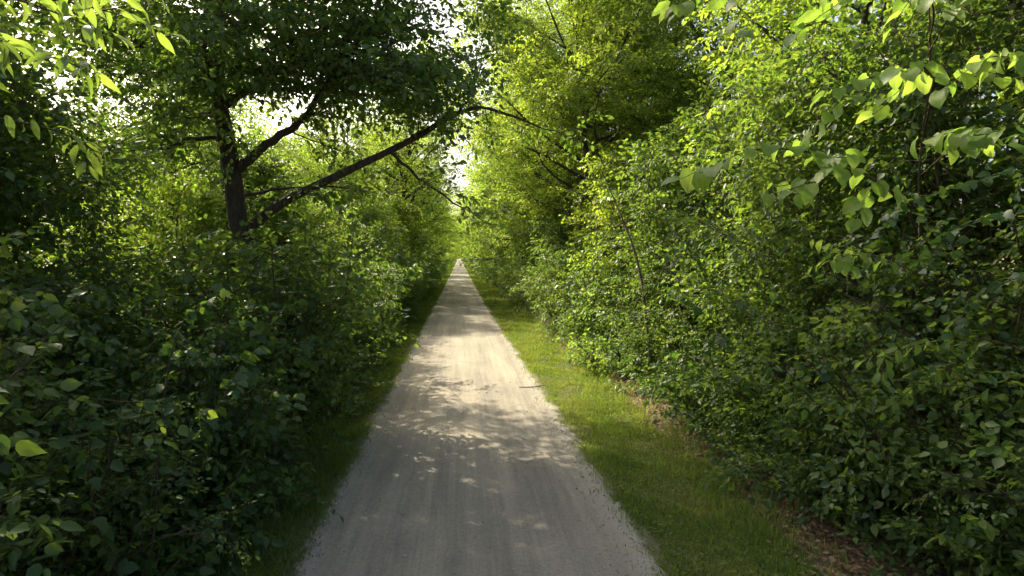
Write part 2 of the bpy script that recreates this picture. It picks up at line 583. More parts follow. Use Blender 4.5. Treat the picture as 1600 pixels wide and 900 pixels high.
def gen_shrub(seed, H, Rad, stems, per, step, arch=-.5):
    rng = np.random.default_rng(seed)
    lines, A = [], []
    for i in range(stems):
        az = i * 2.4 + rng.normal(0, .3)
        out = rng.uniform(.15, 1.0) ** .7
        st = np.array([math.cos(az), math.sin(az), 0]) * Rad * .22 * rng.random()
        d = np.array([math.cos(az) * out * Rad / H, math.sin(az) * out * Rad / H, 1.0])
        L = H * rng.uniform(.75, 1.12) * math.sqrt(1 + (out * Rad / H) ** 2)
        sp = wander(rng, st + [0, 0, -.05], nrm(d), L, 7, .10, arch * out)
        lines.append((sp, np.linspace(.012 + .006 * H, .004, 8)))
        dress_limb(rng, sp, .02, A, lines, per, L * .40, step, t0=.15, lift=.05, sub_angle=62, drop=.28)
        A.append((sp[-1], sp[-1] - sp[-2]))
    return lines, A

# ------------------------------------------------------------------ the setting: ground, path, verges
def wob(y, s, a):
    return a * (np.sin(y * 1.7 + s) * .4 + np.sin(y * 4.3 + 2.1 * s) * .3 + np.sin(y * 11.7 + 1.3 * s) * .10 + np.sin(y * 27.1 + s * .7) * .05)

def edge_l(y):
    return -1.33 + .10 * np.clip((y - 8) / 40, 0, 1)
def edge_r(y):
    return 1.62 - .27 * np.clip((y - 5) / 22, 0, 1) - .10 * np.clip((y - 27) / 30, 0, 1)

def strip(name, xa, xb, ys, z, mat, nx=2):
    u = np.linspace(0, 1, nx)
    X = xa[:, None] * (1 - u) + xb[:, None] * u
    Zz = np.broadcast_to(z(X, ys[:, None]), X.shape) if callable(z) else np.full(X.shape, z)
    V = np.stack([X, np.broadcast_to(ys[:, None], X.shape), Zz], -1).reshape(-1, 3)
    i = (np.arange(len(ys) - 1)[:, None] * nx + np.arange(nx - 1)[None, :])
    F = np.stack([i, i + 1, i + nx + 1, i + nx], -1).reshape(-1, 4)
    o = link(name, mesh_np(name, V, F, mat, None, True))
    o['kind'] = 'structure'
    return o

g = link('ground', mesh_np('ground', np.array([[-900, -300, -.03], [900, -300, -.03], [900, 1500, -.03], [-900, 1500, -.03]]), np.array([[0, 1, 2, 3]]), 'forest_floor'))
g['kind'] = 'structure'
ys = np.concatenate([np.arange(-14, 30, .06), np.arange(30, 90, .4), np.arange(90, 520, 4.0)])
amp = np.where(ys < 30, .035, .03)
gp = strip('gravel_path', edge_l(ys) - .13 + wob(ys, 1, amp), edge_r(ys) + .13 + wob(ys, 5, amp), ys, lambda x, y: .002 + .028 * np.clip(1 - ((x - .1) / 1.62) ** 2, 0, 1), 'path', 17)
ed = gp.data.attributes.new('edge', 'FLOAT', 'POINT')
wid = (edge_r(ys) - edge_l(ys) + .26)[:, None]
uu = np.linspace(0, 1, 17)[None, :]
ed.data.foreach_set('value', np.ascontiguousarray((np.minimum(uu, 1 - uu) * wid).ravel(), dtype=np.float32))
strip('grass_verge', edge_l(ys) - .78 + wob(ys, 9, .12), edge_l(ys) + .12, ys, -.004, 'verge')
strip('grass_verge', edge_r(ys) - .12, 3.02 + wob(ys, 3, .16), ys, -.004, 'verge')

# ------------------------------------------------------------------ plant kinds (mesh data shared by their copies)
SPR = {
    'oak': spray_set(1, .42, 7, .115, side=2, pitch=25),
    'tree': spray_set(2, .45, 7, .11, side=2, pitch=30),
    'feather': spray_set(3, .42, 8, .105, side=3, pitch=22, spread=62),
    'shrub': spray_set(4, .32, 6, .092, side=1, pitch=24),
    'round': spray_set(5, .32, 6, .086, side=1, pitch=34),
    'lance': spray_set(6, .38, 8, .125, side=1, pitch=36, spread=40),
    'small': spray_set(7, .26, 7, .06, side=2, pitch=22),
    'far': spray_set(8, .75, 5, .26, side=2, pitch=30),
    'herb': spray_set(9, .20, 4, .075, side=0, pitch=20),
}

def tree_kind(name, seed, spray, shape, mat, bark='bark', twigs=True, **k):
    rng = np.random.default_rng(seed + 100)
    (tp, tr), lines, A = gen_tree(seed, **k)
    parts = [('trunk', tube_mesh(name + '_trunk', [(tp, tr)], 9, bark), None)]
    if twigs:
        lines = lines + twig_lines(rng, A, .35)
    big = [l for l in lines if l[1][0] > .012]
    small = [l for l in lines if l[1][0] <= .012]
    bl = [tube_arrays(big, 5)]
    if small and twigs:
        bl.append(tube_arrays(small, 3))
    V = np.concatenate([b[0] for b in bl])
    F = np.concatenate([bl[0][1]] + [b[1] + len(bl[0][0]) for b in bl[1:]])
    parts.append(('branches', mesh_np(name + '_branches', V, F, bark, None, True), 'stuff'))
    F = dress(rng, A, SPR[spray])
    parts.append(('crown', leaf_mesh(name + '_crown', F, shape, mat, rng), 'stuff'))
    return parts

def shrub_kind(name, seed, spray, shape, mat, **k):
    rng = np.random.default_rng(seed + 200)
    lines, A = gen_shrub(seed, **k)
    lines = lines + twig_lines(rng, A, .24, .003)
    parts = [('stems', tube_mesh(name + '_stems', lines, 3, 'twig'), 'stuff')]
    parts.append(('foliage', leaf_mesh(name + '_foliage', dress(rng, A, SPR[spray], .4), shape, mat, rng), 'stuff'))
    return parts

def put(parts, name, loc, label, cat, group=None, rz=0.0, sc=1.0, tilt=(0, 0)):
    o = root(name, loc, label, cat, group, rz, sc, tilt)
    for n, me, kind in parts:
        link(n, me, o, kind)
    return o

K = {}
K['ash'] = tree_kind('ash', 11, 'tree', 'ovate', 'leaf_tree', H=11.5, cb=.22, Rad=3.6, nl=46, nb=17, step=.17, r0=.17)
K['elm'] = tree_kind('elm', 12, 'tree', 'ovate', 'leaf_shrub', H=10.0, cb=.18, Rad=3.3, nl=46, nb=17, step=.17, r0=.15)
K['locust'] = tree_kind('locust', 13, 'feather', 'diamond', 'leaf_feather', H=13.0, cb=.28, Rad=5.2, nl=52, nb=24, step=.17, r0=.17, blen=.6, drop=.34, lift=.2)
K['tall'] = tree_kind('tall', 19, 'tree', 'ovate', 'leaf_shrub', H=13.5, cb=.46, Rad=4.0, nl=40, nb=15, step=.19, r0=.16, drop=.22)
K['young'] = tree_kind('young', 14, 'round', 'disc', 'leaf_tree', 'bark_pale', H=5.2, cb=.12, Rad=1.9, nl=40, nb=12, step=.13, r0=.05)
K['thin'] = tree_kind('thin', 15, 'tree', 'oval', 'leaf_shrub', 'bark_pale', H=5.6, cb=.15, Rad=1.8, nl=40, nb=12, step=.13, r0=.05)
K['far_ash'] = tree_kind('far_ash', 16, 'far', 'diamond', 'leaf_tree', twigs=False, H=12.0, cb=.20, Rad=4.2, nl=40, nb=9, step=.36, r0=.18)
K['far_elm'] = tree_kind('far_elm', 17, 'far', 'diamond', 'leaf_feather', twigs=False, H=10.5, cb=.18, Rad=3.8, nl=38, nb=9, step=.36, r0=.18)
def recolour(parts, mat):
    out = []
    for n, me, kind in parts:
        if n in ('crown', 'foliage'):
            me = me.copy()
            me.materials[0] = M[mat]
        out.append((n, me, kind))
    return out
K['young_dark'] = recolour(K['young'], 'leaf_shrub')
K['pole'] = tree_kind('pole', 18, 'tree', 'ovate', 'leaf_tree', H=10.5, cb=.78, Rad=1.6, nl=16, nb=8, step=.2, r0=.075)
K['dogwood'] = shrub_kind('dogwood', 21, 'shrub', 'oval', 'leaf_shrub', H=2.1, Rad=1.1, stems=16, per=12, step=.16)
K['honeysuckle'] = shrub_kind('honeysuckle', 22, 'small', 'ovate', 'leaf_shrub', H=2.3, Rad=1.25, stems=18, per=13, step=.15)
K['viburnum'] = shrub_kind('viburnum', 23, 'round', 'disc', 'leaf_vine', H=1.9, Rad=1.05, stems=14, per=11, step=.18)
K['elder'] = shrub_kind('elder', 24, 'lance', 'blade', 'leaf_vine', H=2.4, Rad=1.2, stems=14, per=11, step=.2)
K['bramble'] = shrub_kind('bramble', 25, 'shrub', 'oval', 'leaf_vine', H=.85, Rad=.75, stems=16, per=7, step=.13, arch=-1.2)
K['weed'] = shrub_kind('weed', 26, 'herb', 'oval', 'leaf_bright', H=.55, Rad=.40, stems=16, per=5, step=.12, arch=-.6)
K['far_bush'] = shrub_kind('far_bush', 27, 'far', 'diamond', 'leaf_shrub', H=2.6, Rad=1.8, stems=9, per=6, step=.4)

# ------------------------------------------------------------------ the big tree leaning over the path
def hero_tree():
    bx, by = -3.40, 10.0
    o = root('oak_tree', (bx, by, 0), 'large dark oak forking low, one long limb arching out over the path', 'tree')
    rng = np.random.default_rng(42)
    def loc(c):
        c = np.array(c, float)
        c[:, 0] -= bx
        c[:, 1] -= by
        return c
    tc = loc([(-3.32, 10.0, -.1, .30), (-3.38, 10, .5, .235), (-3.50, 10, 2.6, .205), (-3.66, 10, 3.1, .20), (-3.74, 10, 4.0, .185), (-3.85, 10, 4.7, .165),
              (-3.97, 10, 5.7, .14), (-4.05, 10.05, 6.8, .11), (-4.0, 10.1, 8.0, .07), (-3.95, 10.1, 9.0, .03)])
    tp, tr = smooth_line(tc, 40)
    tr = tr * .76
    link('trunk', tube_mesh('oak_trunk', [(tp, tr)], 14, 'bark'), o)
    limbs = [
        # the long limb over the path, its end dipping and lifting again
        [(-3.52, 10, 2.95, .11), (-3.27, 9.98, 3.26, .10), (-2.53, 9.95, 3.68, .085), (-1.69, 9.9, 4.10, .075), (-.83, 9.9, 4.50, .062), (-.29, 9.9, 4.88, .05),
         (.31, 9.92, 5.10, .038), (.8, 10, 5.02, .028), (1.41, 10.1, 4.83, .015), (1.9, 10.2, 4.7, .006)],
        [(-3.62, 10, 4.02, .10), (-3.30, 9.95, 4.30, .085), (-2.93, 9.9, 4.55, .075), (-2.41, 9.85, 4.98, .062), (-2.09, 9.8, 5.46, .05), (-1.5, 9.8, 6.2, .03), (-1.0, 9.8, 6.8, .01)],
        [(-3.82, 10, 4.45, .05), (-4.1, 9.95, 4.53, .042), (-4.4, 9.9, 4.45, .035), (-4.8, 9.8, 4.3, .025), (-5.4, 9.6, 4.2, .01)],
        [(-1.15, 9.88, 4.33, .035), (-.85, 9.7, 4.05, .03), (-.5, 9.6, 3.75, .022), (.0, 9.5, 3.40, .014), (.5, 9.4, 3.1, .005)],
        [(-3.7, 10.02, 3.55, .035), (-3.1, 10.2, 3.72, .03), (-2.4, 10.4, 3.8, .02), (-1.7, 10.5, 3.75, .008)],
        [(.0, 9.91, 5.0, .03), (.25, 10.0, 5.5, .022), (.35, 10.1, 6.1, .014), (.6, 10.2, 6.7, .006)],
        # upper limbs, in the leaf mass and above the view, some added for shade
        [(-3.9, 10, 5.0, .08), (-3.2, 9.8, 5.4, .065), (-2.2, 9.5, 5.75, .05), (-1.2, 9.4, 5.75, .03), (-.4, 9.4, 5.55, .01)],
        [(-3.95, 10, 5.6, .075), (-3.1, 10.4, 6.2, .06), (-2.0, 10.7, 6.7, .04), (-.9, 10.8, 6.9, .01)],
        [(-2.7, 9.6, 5.6, .05), (-1.9, 9.2, 5.5, .04), (-1.1, 9.1, 5.3, .03), (-.3, 9.2, 5.0, .01)],
        [(-3.9, 10, 5.2, .06), (-3.0, 10.6, 5.5, .05), (-2.0, 11.0, 5.6, .035), (-1.0, 11.1, 5.4, .01)],
        [(-4.0, 10, 6.1, .07), (-3.4, 9.2, 6.7, .05), (-2.5, 8.7, 7.2, .035), (-1.6, 8.5, 7.4, .01)],
        [(-4.0, 10, 6.4, .07), (-3.0, 10.0, 7.3, .05), (-1.8, 10.0, 7.9, .035), (-.9, 9.9, 8.2, .01)],
        [(-4.0, 10, 5.3, .06), (-4.9, 9.6, 5.9, .05), (-5.9, 9.2, 6.2, .035), (-6.8, 9.0, 6.3, .01)],
        [(-4.0, 10, 5.9, .06), (-4.7, 10.8, 6.5, .05), (-5.5, 11.8, 6.9, .035), (-6.2, 12.5, 7.0, .01)],
        [(-4.0, 10, 6.8, .06), (-4.6, 9.2, 7.5, .05), (-5.3, 8.4, 8.0, .03), (-6.0, 7.8, 8.2, .01)],
        [(-4.0, 10.1, 7.4, .05), (-3.8, 11.2, 8.1, .04), (-3.4, 12.2, 8.6, .02), (-3.0, 12.8, 8.8, .01)],
        [(-4.0, 10.1, 7.8, .05), (-3.3, 8.9, 8.7, .035), (-2.6, 8.0, 9.3, .01)],
        [(-4.0, 10.1, 7.0, .06), (-2.8, 10.6, 8.2, .045), (-1.4, 11.0, 8.6, .03), (.1, 11.2, 8.3, .01)],  # unseen limb reaching over the path, added to shade the right-hand bushes
        [(-4.0, 10.1, 7.5, .05), (-3.0, 11.4, 8.8, .04), (-1.6, 12.4, 9.4, .025), (-.3, 12.9, 9.3, .01)],  # also above the view, added for its shade
        [(-4.0, 10.1, 8.3, .04), (-3.0, 10.4, 9.6, .03), (-1.8, 10.7, 10.2, .02), (-.8, 10.9, 10.3, .01)],  # likewise an unseen limb put in for shade
        [(-3.86, 9.95, 4.85, .03), (-3.7, 9.4, 5.0, .02), (-3.4, 9.0, 4.95, .01)],
        [(-3.9, 9.95, 5.2, .03), (-4.2, 9.4, 5.3, .02), (-4.4, 8.9, 5.2, .01)],
        [(-4.0, 10.1, 8.0, .04), (-3.4, 9.6, 8.8, .03), (-2.8, 9.2, 9.4, .01)],
        [(-4.0, 10.1, 8.2, .04), (-4.8, 10.2, 9.0, .03), (-5.4, 10.2, 9.6, .01)],
        [(-3.88, 9.95, 5.1, .05), (-3.7, 9.0, 5.5, .04), (-3.3, 8.2, 5.7, .02), (-2.9, 7.7, 5.6, .01)],
    ]
    A, lines = [], []
    for i, c in enumerate(limbs):
        lp, lr = smooth_line(loc(c), 22 if i < 2 else 14)
        lr = lr * .84
        lp[1:-1] += rng.normal(0, .02, (len(lp) - 2, 3))
        link('limb', tube_mesh('oak_limb', [(lp, lr)], 9 if i < 6 else 6, 'bark'), o)
        ln = float(np.sum(np.linalg.norm(np.diff(lp, axis=0), axis=1)))
        if i == 0:
            dress_limb(rng, lp, .05, A, lines, 20, 1.0, .2, t0=.42, drop=.15, lift=.3)
        elif i == 1:
            dress_limb(rng, lp, .05, A, lines, 30, 1.4, .16, t0=.36, lift=.3)
        elif i == 3:
            dress_limb(rng, lp, .03, A, lines, 6, .45, .3, t0=.3)
        elif i in (2, 4, 5):
            dress_limb(rng, lp, .03, A, lines, 14, .9, .2, t0=.25)
        else:
            dress_limb(rng, lp, .05, A, lines, int(11 * ln), 1.7, .16, t0=.22, lift=.25, drop=.13)
        A.append((lp[-1], lp[-1] - lp[-2]))
    lines += twig_lines(rng, A, .36)
    link('branches', tube_mesh('oak_branches', lines, 4, 'bark'), o, 'stuff')
    link('crown', leaf_mesh('oak_crown', dress(rng, A, SPR['oak']), 'ovate', 'leaf_oak', rng), o, 'stuff')
hero_tree()

# ------------------------------------------------------------------ planting
prng = np.random.default_rng(5)
def u(a, b):
    return float(prng.uniform(a, b))

ORD = ['first', 'second', 'third', 'fourth', 'fifth', 'sixth', 'seventh', 'eighth', 'ninth', 'tenth', 'eleventh', 'twelfth']
nth_of = {}
# tall trees: kind, x, y, scale, name, label, group
TREES = [
    ('ash', -7.2, 4.2, .8, 'ash_tree', 'tall leafy tree behind the hedge, nearer the camera than the dark oak', None),
    ('tall', -5.42, 14.0, 1.0, 'elm_tree', 'tall tree added directly behind the dark oak, its high crown shading the near bushes', None),  # added so its crown shades the near path and the bushes opposite
    ('ash', -9.5, 9.0, 1.05, 'ash_tree', 'tall tree set back behind the hedge, sky showing through its thin crown', None),
    ('elm', -7.6, 17.2, .95, 'elm_tree', 'leafy tree further along the hedge behind the oak, added to shade the hedge', None),  # put in to shade the hedge and undergrowth around the oak
    ('locust', 3.9, 25.0, 1.02, 'locust_tree', 'second feathery tree, its branches meeting over the path beyond the oak limb', None),
    ('locust', 5.3, 20.5, 1.06, 'locust_tree', 'feathery pale green tree whose small leaves arch high over the path', None),
    ('ash', 7.6, 11.0, 1.0, 'ash_tree', 'tall tree with sunlit upper leaves behind the bushes opposite the dark oak', None),
    ('ash', 8.6, 18.0, 1.2, 'ash_tree', 'tall tree filling the sky between the feathery tree and the nearer bushes', None),
    ('elm', 7.2, 5.8, 1.05, 'elm_tree', 'shaded tall tree behind the young tree with large pale leaves', None),
    ('elm', 8.6, 2.2, 1.1, 'elm_tree', 'dark tall tree at the edge of the picture above the big lance leaves', None),
    ('ash', 6.4, 23.0, .95, 'ash_tree', 'bright green tree beyond the feathery tree, on the grass side of the path', None),
]
for k, x, y, s, n, lab, grp in TREES:
    put(K[k], n, (x, y, -.03), lab, 'tree', grp, u(0, 6.28), s * u(.96, 1.04))
for k, x, y, sc in (('ash', -6.0, 26.5, .85), ('ash', -3.6, 33, 1.2), ('elm', -4.0, 38, 1.1), ('ash', -3.9, 44, 1.1), ('ash', 4.9, 28.5, .95), ('ash', 3.9, 33.5, 1.2), ('locust', 4.2, 38, 1.0), ('elm', 3.9, 43, 1.15)):
    row = 'oak side' if x < 0 else 'grass side'
    nth_of[row] = nth_of.get(row, 0) + 1
    put(K[k], k + '_tree', (x, y, -.03), 'sunlit tree far beyond the oak, %s in line on the %s' % (ORD[nth_of[row] - 1], row), 'tree', 'trees lining the middle stretch of the path', u(0, 6.28), sc * u(.97, 1.03))
for x, y in ((4.25, 26.2), (4.75, 27.0), (4.1, 28.2)):
    put(K['pole'], 'slender_tree', (x, y, -.03), 'slender bare-stemmed tree among the bright leaves beyond the feathery tree', 'tree', 'slender bare-stemmed trees', u(0, 6.28), u(.95, 1.1))
y = 48
while y < 330:
    for sx in (-1, 1):
        k = 'far_ash' if u(0, 1) < .5 else 'far_elm'
        put(K[k], 'distant_tree', (sx * u(2.9, 3.8) + .1, y + u(-2, 2), -.03), 'hazy sunlit tree where the path narrows into the distance', 'tree', 'distant trees closing in on the path', u(0, 6.28), u(.75, 1.05))
    y += 5.5 + y * .03
for x in (-14, -8, -2.5, 2.5, 8, 14):
    put(K['far_ash'], 'distant_tree', (x, 345 + u(-6, 6), -.03), 'hazy sunlit tree where the path narrows into the distance', 'tree', 'distant trees closing in on the path', u(0, 6.28), u(.9, 1.2))
# woodland behind the first rows
for i in range(16):
    y = 2 + i * 4.3
    for sx in (-1, 1):
        k = 'far_ash' if i % 2 else 'far_elm'
        put(K[k], 'woodland_tree', (sx * u(11.5, 16) + .5, y + u(-1.5, 1.5), -.03), 'tree in the wood, glimpsed in gaps behind the hedge trees', 'tree', 'trees deeper in the wood', u(0, 6.28), u(.85, 1.1) * (.62 if sx < 0 and y < 26 else 1))

for i in range(26):
    y = 1 + i * 2.9
    for sx in (-1, 1):
        put(K['far_bush'], 'woodland_bush', (sx * u(7.5, 10.5) + .5, y + u(-1, 1), -.03), 'leafy undergrowth bush in the wood, glimpsed in gaps of the hedge', 'shrub', 'bushes deeper in the wood', u(0, 6.28), u(.9, 1.5))
for i in range(14):
    for sx in (-1,):
        put(K['far_elm'], 'woodland_tree', (sx * u(19, 27), 3 + i * 6 + u(-2, 2), -.03), 'tree in the wood, glimpsed in gaps behind the hedge trees', 'tree', 'trees deeper in the wood', u(0, 6.28), u(.9, 1.2) * (.6 if sx < 0 and i < 5 else 1))

# young trees and tall shrubs standing in the hedges
YOUNG = [
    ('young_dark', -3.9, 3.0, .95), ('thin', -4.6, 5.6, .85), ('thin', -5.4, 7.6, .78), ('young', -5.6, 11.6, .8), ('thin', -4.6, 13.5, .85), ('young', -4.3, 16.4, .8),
    ('thin', -4.4, 19.5, .85), ('young', -4.2, 23, .95), ('thin', -4.4, 27, 1.05), ('young', -4.0, 31, 1.1), ('thin', -4.2, 36, 1.1), ('young', -4.0, 41, 1.15),
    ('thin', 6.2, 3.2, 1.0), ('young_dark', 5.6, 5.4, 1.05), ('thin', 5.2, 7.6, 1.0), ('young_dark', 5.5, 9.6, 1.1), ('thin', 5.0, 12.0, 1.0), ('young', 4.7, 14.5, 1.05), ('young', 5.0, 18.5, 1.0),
    ('thin', 4.6, 21.5, 1.05), ('young', 4.6, 26, 1.1), ('thin', 4.5, 31, 1.1), ('young', 4.4, 36, 1.15), ('thin', 4.4, 41, 1.2)]
YL = {0: 'young broad-leaved tree in the shaded hedge, the one nearest the camera on the oak side',
      1: 'slender young tree in the shaded hedge just in front of the dark oak',
      2: 'slender young tree standing behind the shaded hedge beside the oak trunk',
      3: 'young tree half hidden directly behind the oak trunk',
      4: 'slender young tree under the long oak limb',
      5: 'bright backlit young tree under the tip of the long oak limb',
      12: 'slender young tree behind the dark gap at the edge of the picture',
      13: 'young round-leaved tree right behind the sapling with large pale leaves',
      14: 'slender young tree between the pale-leaved sapling and the dark hollow in the bushes',
      15: 'young round-leaved tree with sunlit top above the dark hollow in the bushes',
      16: 'slender young tree with bright sunlit leaves above the sunny patch of grass',
      17: 'yellow-green young tree behind the bushes at the far end of the sunny grass'}
for i, (k, x, y, s) in enumerate(YOUNG):
    if i in YL:
        put(K[k], 'young_tree', (x, y, -.03), YL[i], 'tree', None, u(0, 6.28), s)
    else:
        row = 'oak hedge' if x < 0 else 'grass-side hedge'
        nth_of[row] = nth_of.get(row, 0) + 1
        put(K[k], 'young_tree', (x, y, -.03), 'young tree beyond the sunny patch of grass, %s in line in the %s' % (ORD[nth_of[row] - 1], row), 'tree', 'young trees along the middle stretch', u(0, 6.28), s)

# hedges: rows of shrubs, near ones described one by one
SH = ['dogwood', 'honeysuckle', 'viburnum', 'elder']
SHN = {'dogwood': 'small-leaved dense shrub', 'honeysuckle': 'fine-leaved arching shrub', 'viburnum': 'round-leaved shrub', 'elder': 'narrow-leaved shrub'}
def hedge(side, x0, ya, yb, step, smin, smax, row, kinds, n_named, side_words, far_words):
    y, i = ya, 0
    cnt = {}
    while y < yb:
        k = kinds[int(u(0, len(kinds) - .01))]
        yy = y + u(-.25, .25)
        s = u(smin, smax)
        x = side * (x0 + u(-.3, .4))
        if u(0, 1) < .1:
            y += step * .8
            continue
        cnt[k] = cnt.get(k, 0) + 1
        if i < n_named:
            lab = '%s, %s of its kind along the %s' % (SHN.get(k, k), ORD[min(11, cnt[k] - 1)], side_words)
            grp = None
        else:
            lab, grp = far_words, far_words.replace('shrub', 'shrubs', 1)
        put(K[k], 'shrub', (x, yy, -.03), lab, 'shrub', grp, u(0, 6.28), s)
        y += step * (1 if y < 30 else 1.5)
        i += 1
hedge(-1, 3.05, 2.6, 9.2, 1.05, .80, 1.02, 1, ['viburnum', 'dogwood', 'honeysuckle', 'viburnum'], 20, 'front of the oak hedge', '')
hedge(-1, 3.1, 9.6, 46, 1.15, .85, 1.15, 1, SH, 14, 'oak hedge beyond the oak trunk', 'shrub in the oak-side hedge beyond the oak trunk')
put(K['dogwood'], 'shrub', (-2.75, 8.3, -.03), 'bushy shrub hiding the foot of the oak trunk', 'shrub', None, .8, 1.32)
put(K['viburnum'], 'shrub', (-3.5, 9.2, -.03), 'tall round-leaved shrub pressed against the oak trunk', 'shrub', None, 2.1, 1.5)
hedge(-1, 4.4, 2.0, 9, 1.3, 1.0, 1.2, 2, SH, 20, 'back of the oak hedge', '')
hedge(-1, 4.2, 11, 46, 1.6, 1.1, 1.4, 2, SH, 12, 'back row beyond the oak', 'tall shrub in the back of the oak-side hedge beyond the oak')
hedge(1, 4.5, 2.6, 8.3, 1.05, .85, 1.1, 1, ['dogwood', 'viburnum', 'honeysuckle', 'dogwood'], 20, 'front of the grass-side bushes', '')
hedge(1, 4.1, 10.4, 11.3, 1.0, .8, 1.0, 1, ['dogwood'], 20, 'bushes just past the dark hollow', '')
hedge(1, 4.42, 11.4, 46, 1.1, .9, 1.25, 1, SH, 14, 'bushes from the sunny grass onward', 'shrub in the bushes along the sunny grass and beyond')
hedge(1, 5.7, 4.6, 8.2, 1.3, 1.0, 1.3, 2, SH, 20, 'back of the grass-side bushes', '')
hedge(1, 5.6, 10.6, 13, 1.2, 1.1, 1.3, 2, SH, 20, 'second rank past the dark hollow', '')
hedge(1, 5.3, 13.4, 46, 1.7, 1.1, 1.45, 2, SH, 12, 'back row by the sunny grass', 'tall shrub in the back of the bushes along the sunny grass and beyond')
for sx in (-1, 1):
    y = 47
    while y < 330:
        put(K['far_bush'], 'distant_bush', (sx * u(3.5, 4.0) + .1, y, -.03), 'distant bush at the path edge where the path narrows', 'shrub', 'distant bushes at the path edge', u(0, 6.28), u(.8, 1.15))
        y += 2.4 + y * .02

# low plants at the foot of the hedges
def low(side, x0, ya, yb, step, kinds, word):
    y = ya
    cnt = {}
    while y < yb:
        k = kinds[int(u(0, len(kinds) - .01))]
        cnt[k] = cnt.get(k, 0) + 1
        nth = ORD[cnt[k] - 1] if cnt[k] <= 12 else None
        near = 'near the camera' if y < 9 else 'beyond the oak'
        if k == 'bramble':
            lab = 'low bramble, %s in line along the foot of the %s' % (nth, word) if nth else 'low bramble at the foot of the %s, far along the path' % word
            put(K[k], 'bramble', (side * (x0 + u(-.12, .2)), y + u(-.2, .2), -.03), lab, 'bramble', 'brambles at the foot of the ' + word, u(0, 6.28), u(.7, 1.15))
        else:
            lab = 'small weedy plant, %s in line along the foot of the %s' % (nth, word) if nth else 'small weedy plant at the foot of the %s, far along the path' % word
            put(K[k], 'weed', (side * (x0 + u(-.15, .1)), y + u(-.2, .2), -.03), lab, 'weed', 'weeds at the foot of the ' + word, u(0, 6.28), u(.6, 1.2))
        y += step * (1 if y < 20 else 1.8)
low(-1, 2.62, 2.4, 40, .62, ['bramble', 'bramble', 'weed'], 'oak-side hedge')
low(1, 3.92, 4.4, 40, .8, ['bramble', 'bramble', 'weed'], 'bushes beside the grass')

# ------------------------------------------------------------------ grass, litter, stones
def blades(name, n, xf, y0, y1, h, w, seed, power=1.0):
    rng = np.random.default_rng(seed)
    y = y0 + (y1 - y0) * rng.random(n) ** power
    x = xf(rng, y)
    bare = np.sin(x * 2.3 + y * .8 + 1) * np.sin(y * 1.15 + .6 * x) + .5 * np.sin(x * 6.1 - y * 3.4)
    hide = (bare > .72) & (rng.random(n) < .8)                # thin, worn patches
    x, y = x[~hide], y[~hide]
    n = len(x)
    P = np.stack([x, y, np.full(n, -.004)], -1)
    az = rng.uniform(0, 6.283, n)
    hh = h * rng.uniform(.5, 1.35, n) * (1 + .55 * np.sin(x * 3.1 + 1.7 * y) * np.sin(y * 2.7 - 1.1 * x) + .35 * np.sin(x * 9 + y * 2.2) * np.sin(y * 7.3))
    ww = w * rng.uniform(.7, 1.3, n)
    S = np.stack([np.cos(az), np.sin(az), np.zeros(n)], -1) * ww[:, None]
    la = rng.uniform(0, 6.283, n)
    le = rng.uniform(.15, .9, n) * hh
    Lv = np.stack([np.cos(la) * le, np.sin(la) * le, np.zeros(n)], -1)
    up = np.array([0, 0, 1.0])
    a, b = P - S, P + S
    c = P + Lv * .35 + up * hh[:, None] * .6 + S * .8
    d = P + Lv * .35 + up * hh[:, None] * .6 - S * .8
    e = P + Lv + up * hh[:, None] * .95
    V = np.stack([a, b, c, d, e], 1).reshape(-1, 3)
    i = np.arange(n)[:, None] * 5
    F = np.concatenate([i + [0, 1, 2], i + [0, 2, 3], i + [3, 2, 4]], 1).reshape(-1, 3)
    return V, F, np.repeat(np.clip(rng.beta(2, 2.6, n) + .22 * np.sin(x * 4.1 + y * 1.3) * np.sin(y * 2.3 - x), 0, 1), 3)

def verge_x(a, b):
    def f(rng, y):
        t = rng.random(len(y))
        return a(y) + (b(y) - a(y)) * t + np.where(rng.random(len(y)) < .42, rng.normal(0, .12, len(y)), rng.normal(0, .03, len(y)))
    return f
GR = verge_x(lambda y: edge_r(y) + .0 + wob(y, 5, .05), lambda y: 3.0 + wob(y, 3, .16))
GL = verge_x(lambda y: edge_l(y) - .70 + wob(y, 9, .12), lambda y: edge_l(y) - .02 + wob(y, 1, .05))
def grass(name, label, sets):
    Vs, Fs, Rs, off = [], [], [], 0
    for s in sets:
        V, F, r = blades(name, *s)
        Vs.append(V); Fs.append(F + off); Rs.append(r); off += len(V)
    o = link(name, mesh_np(name, np.concatenate(Vs), np.concatenate(Fs), 'grass', np.concatenate(Rs)), None, 'stuff')
    tag(o, label, 'grass')
grass('grass', 'mown grass strip between the path and the bushes, partly in sun', [
    (60000, GR, 3.4, 14, .047, .0038, 1, 1.25), (26000, GR, 14, 30, .065, .006, 2, 1.3), (15000, GR, 30, 75, .08, .014, 3, 1.4), (9000, GR, 75, 250, .1, .04, 4, 1.3),
    (3500, verge_x(lambda y: 2.75 + wob(y, 3, .2), lambda y: 3.3 + wob(y, 3, .2)), 3.6, 30, .16, .004, 11, 1.3)])
grass('grass', 'narrow shaded grass strip along the oak side of the path', [
    (26000, GL, 3.4, 14, .06, .0035, 5, 1.25), (11000, GL, 14, 30, .07, .006, 6, 1.3), (8000, GL, 30, 75, .08, .014, 7, 1.4), (5000, GL, 75, 250, .1, .04, 8, 1.3)])

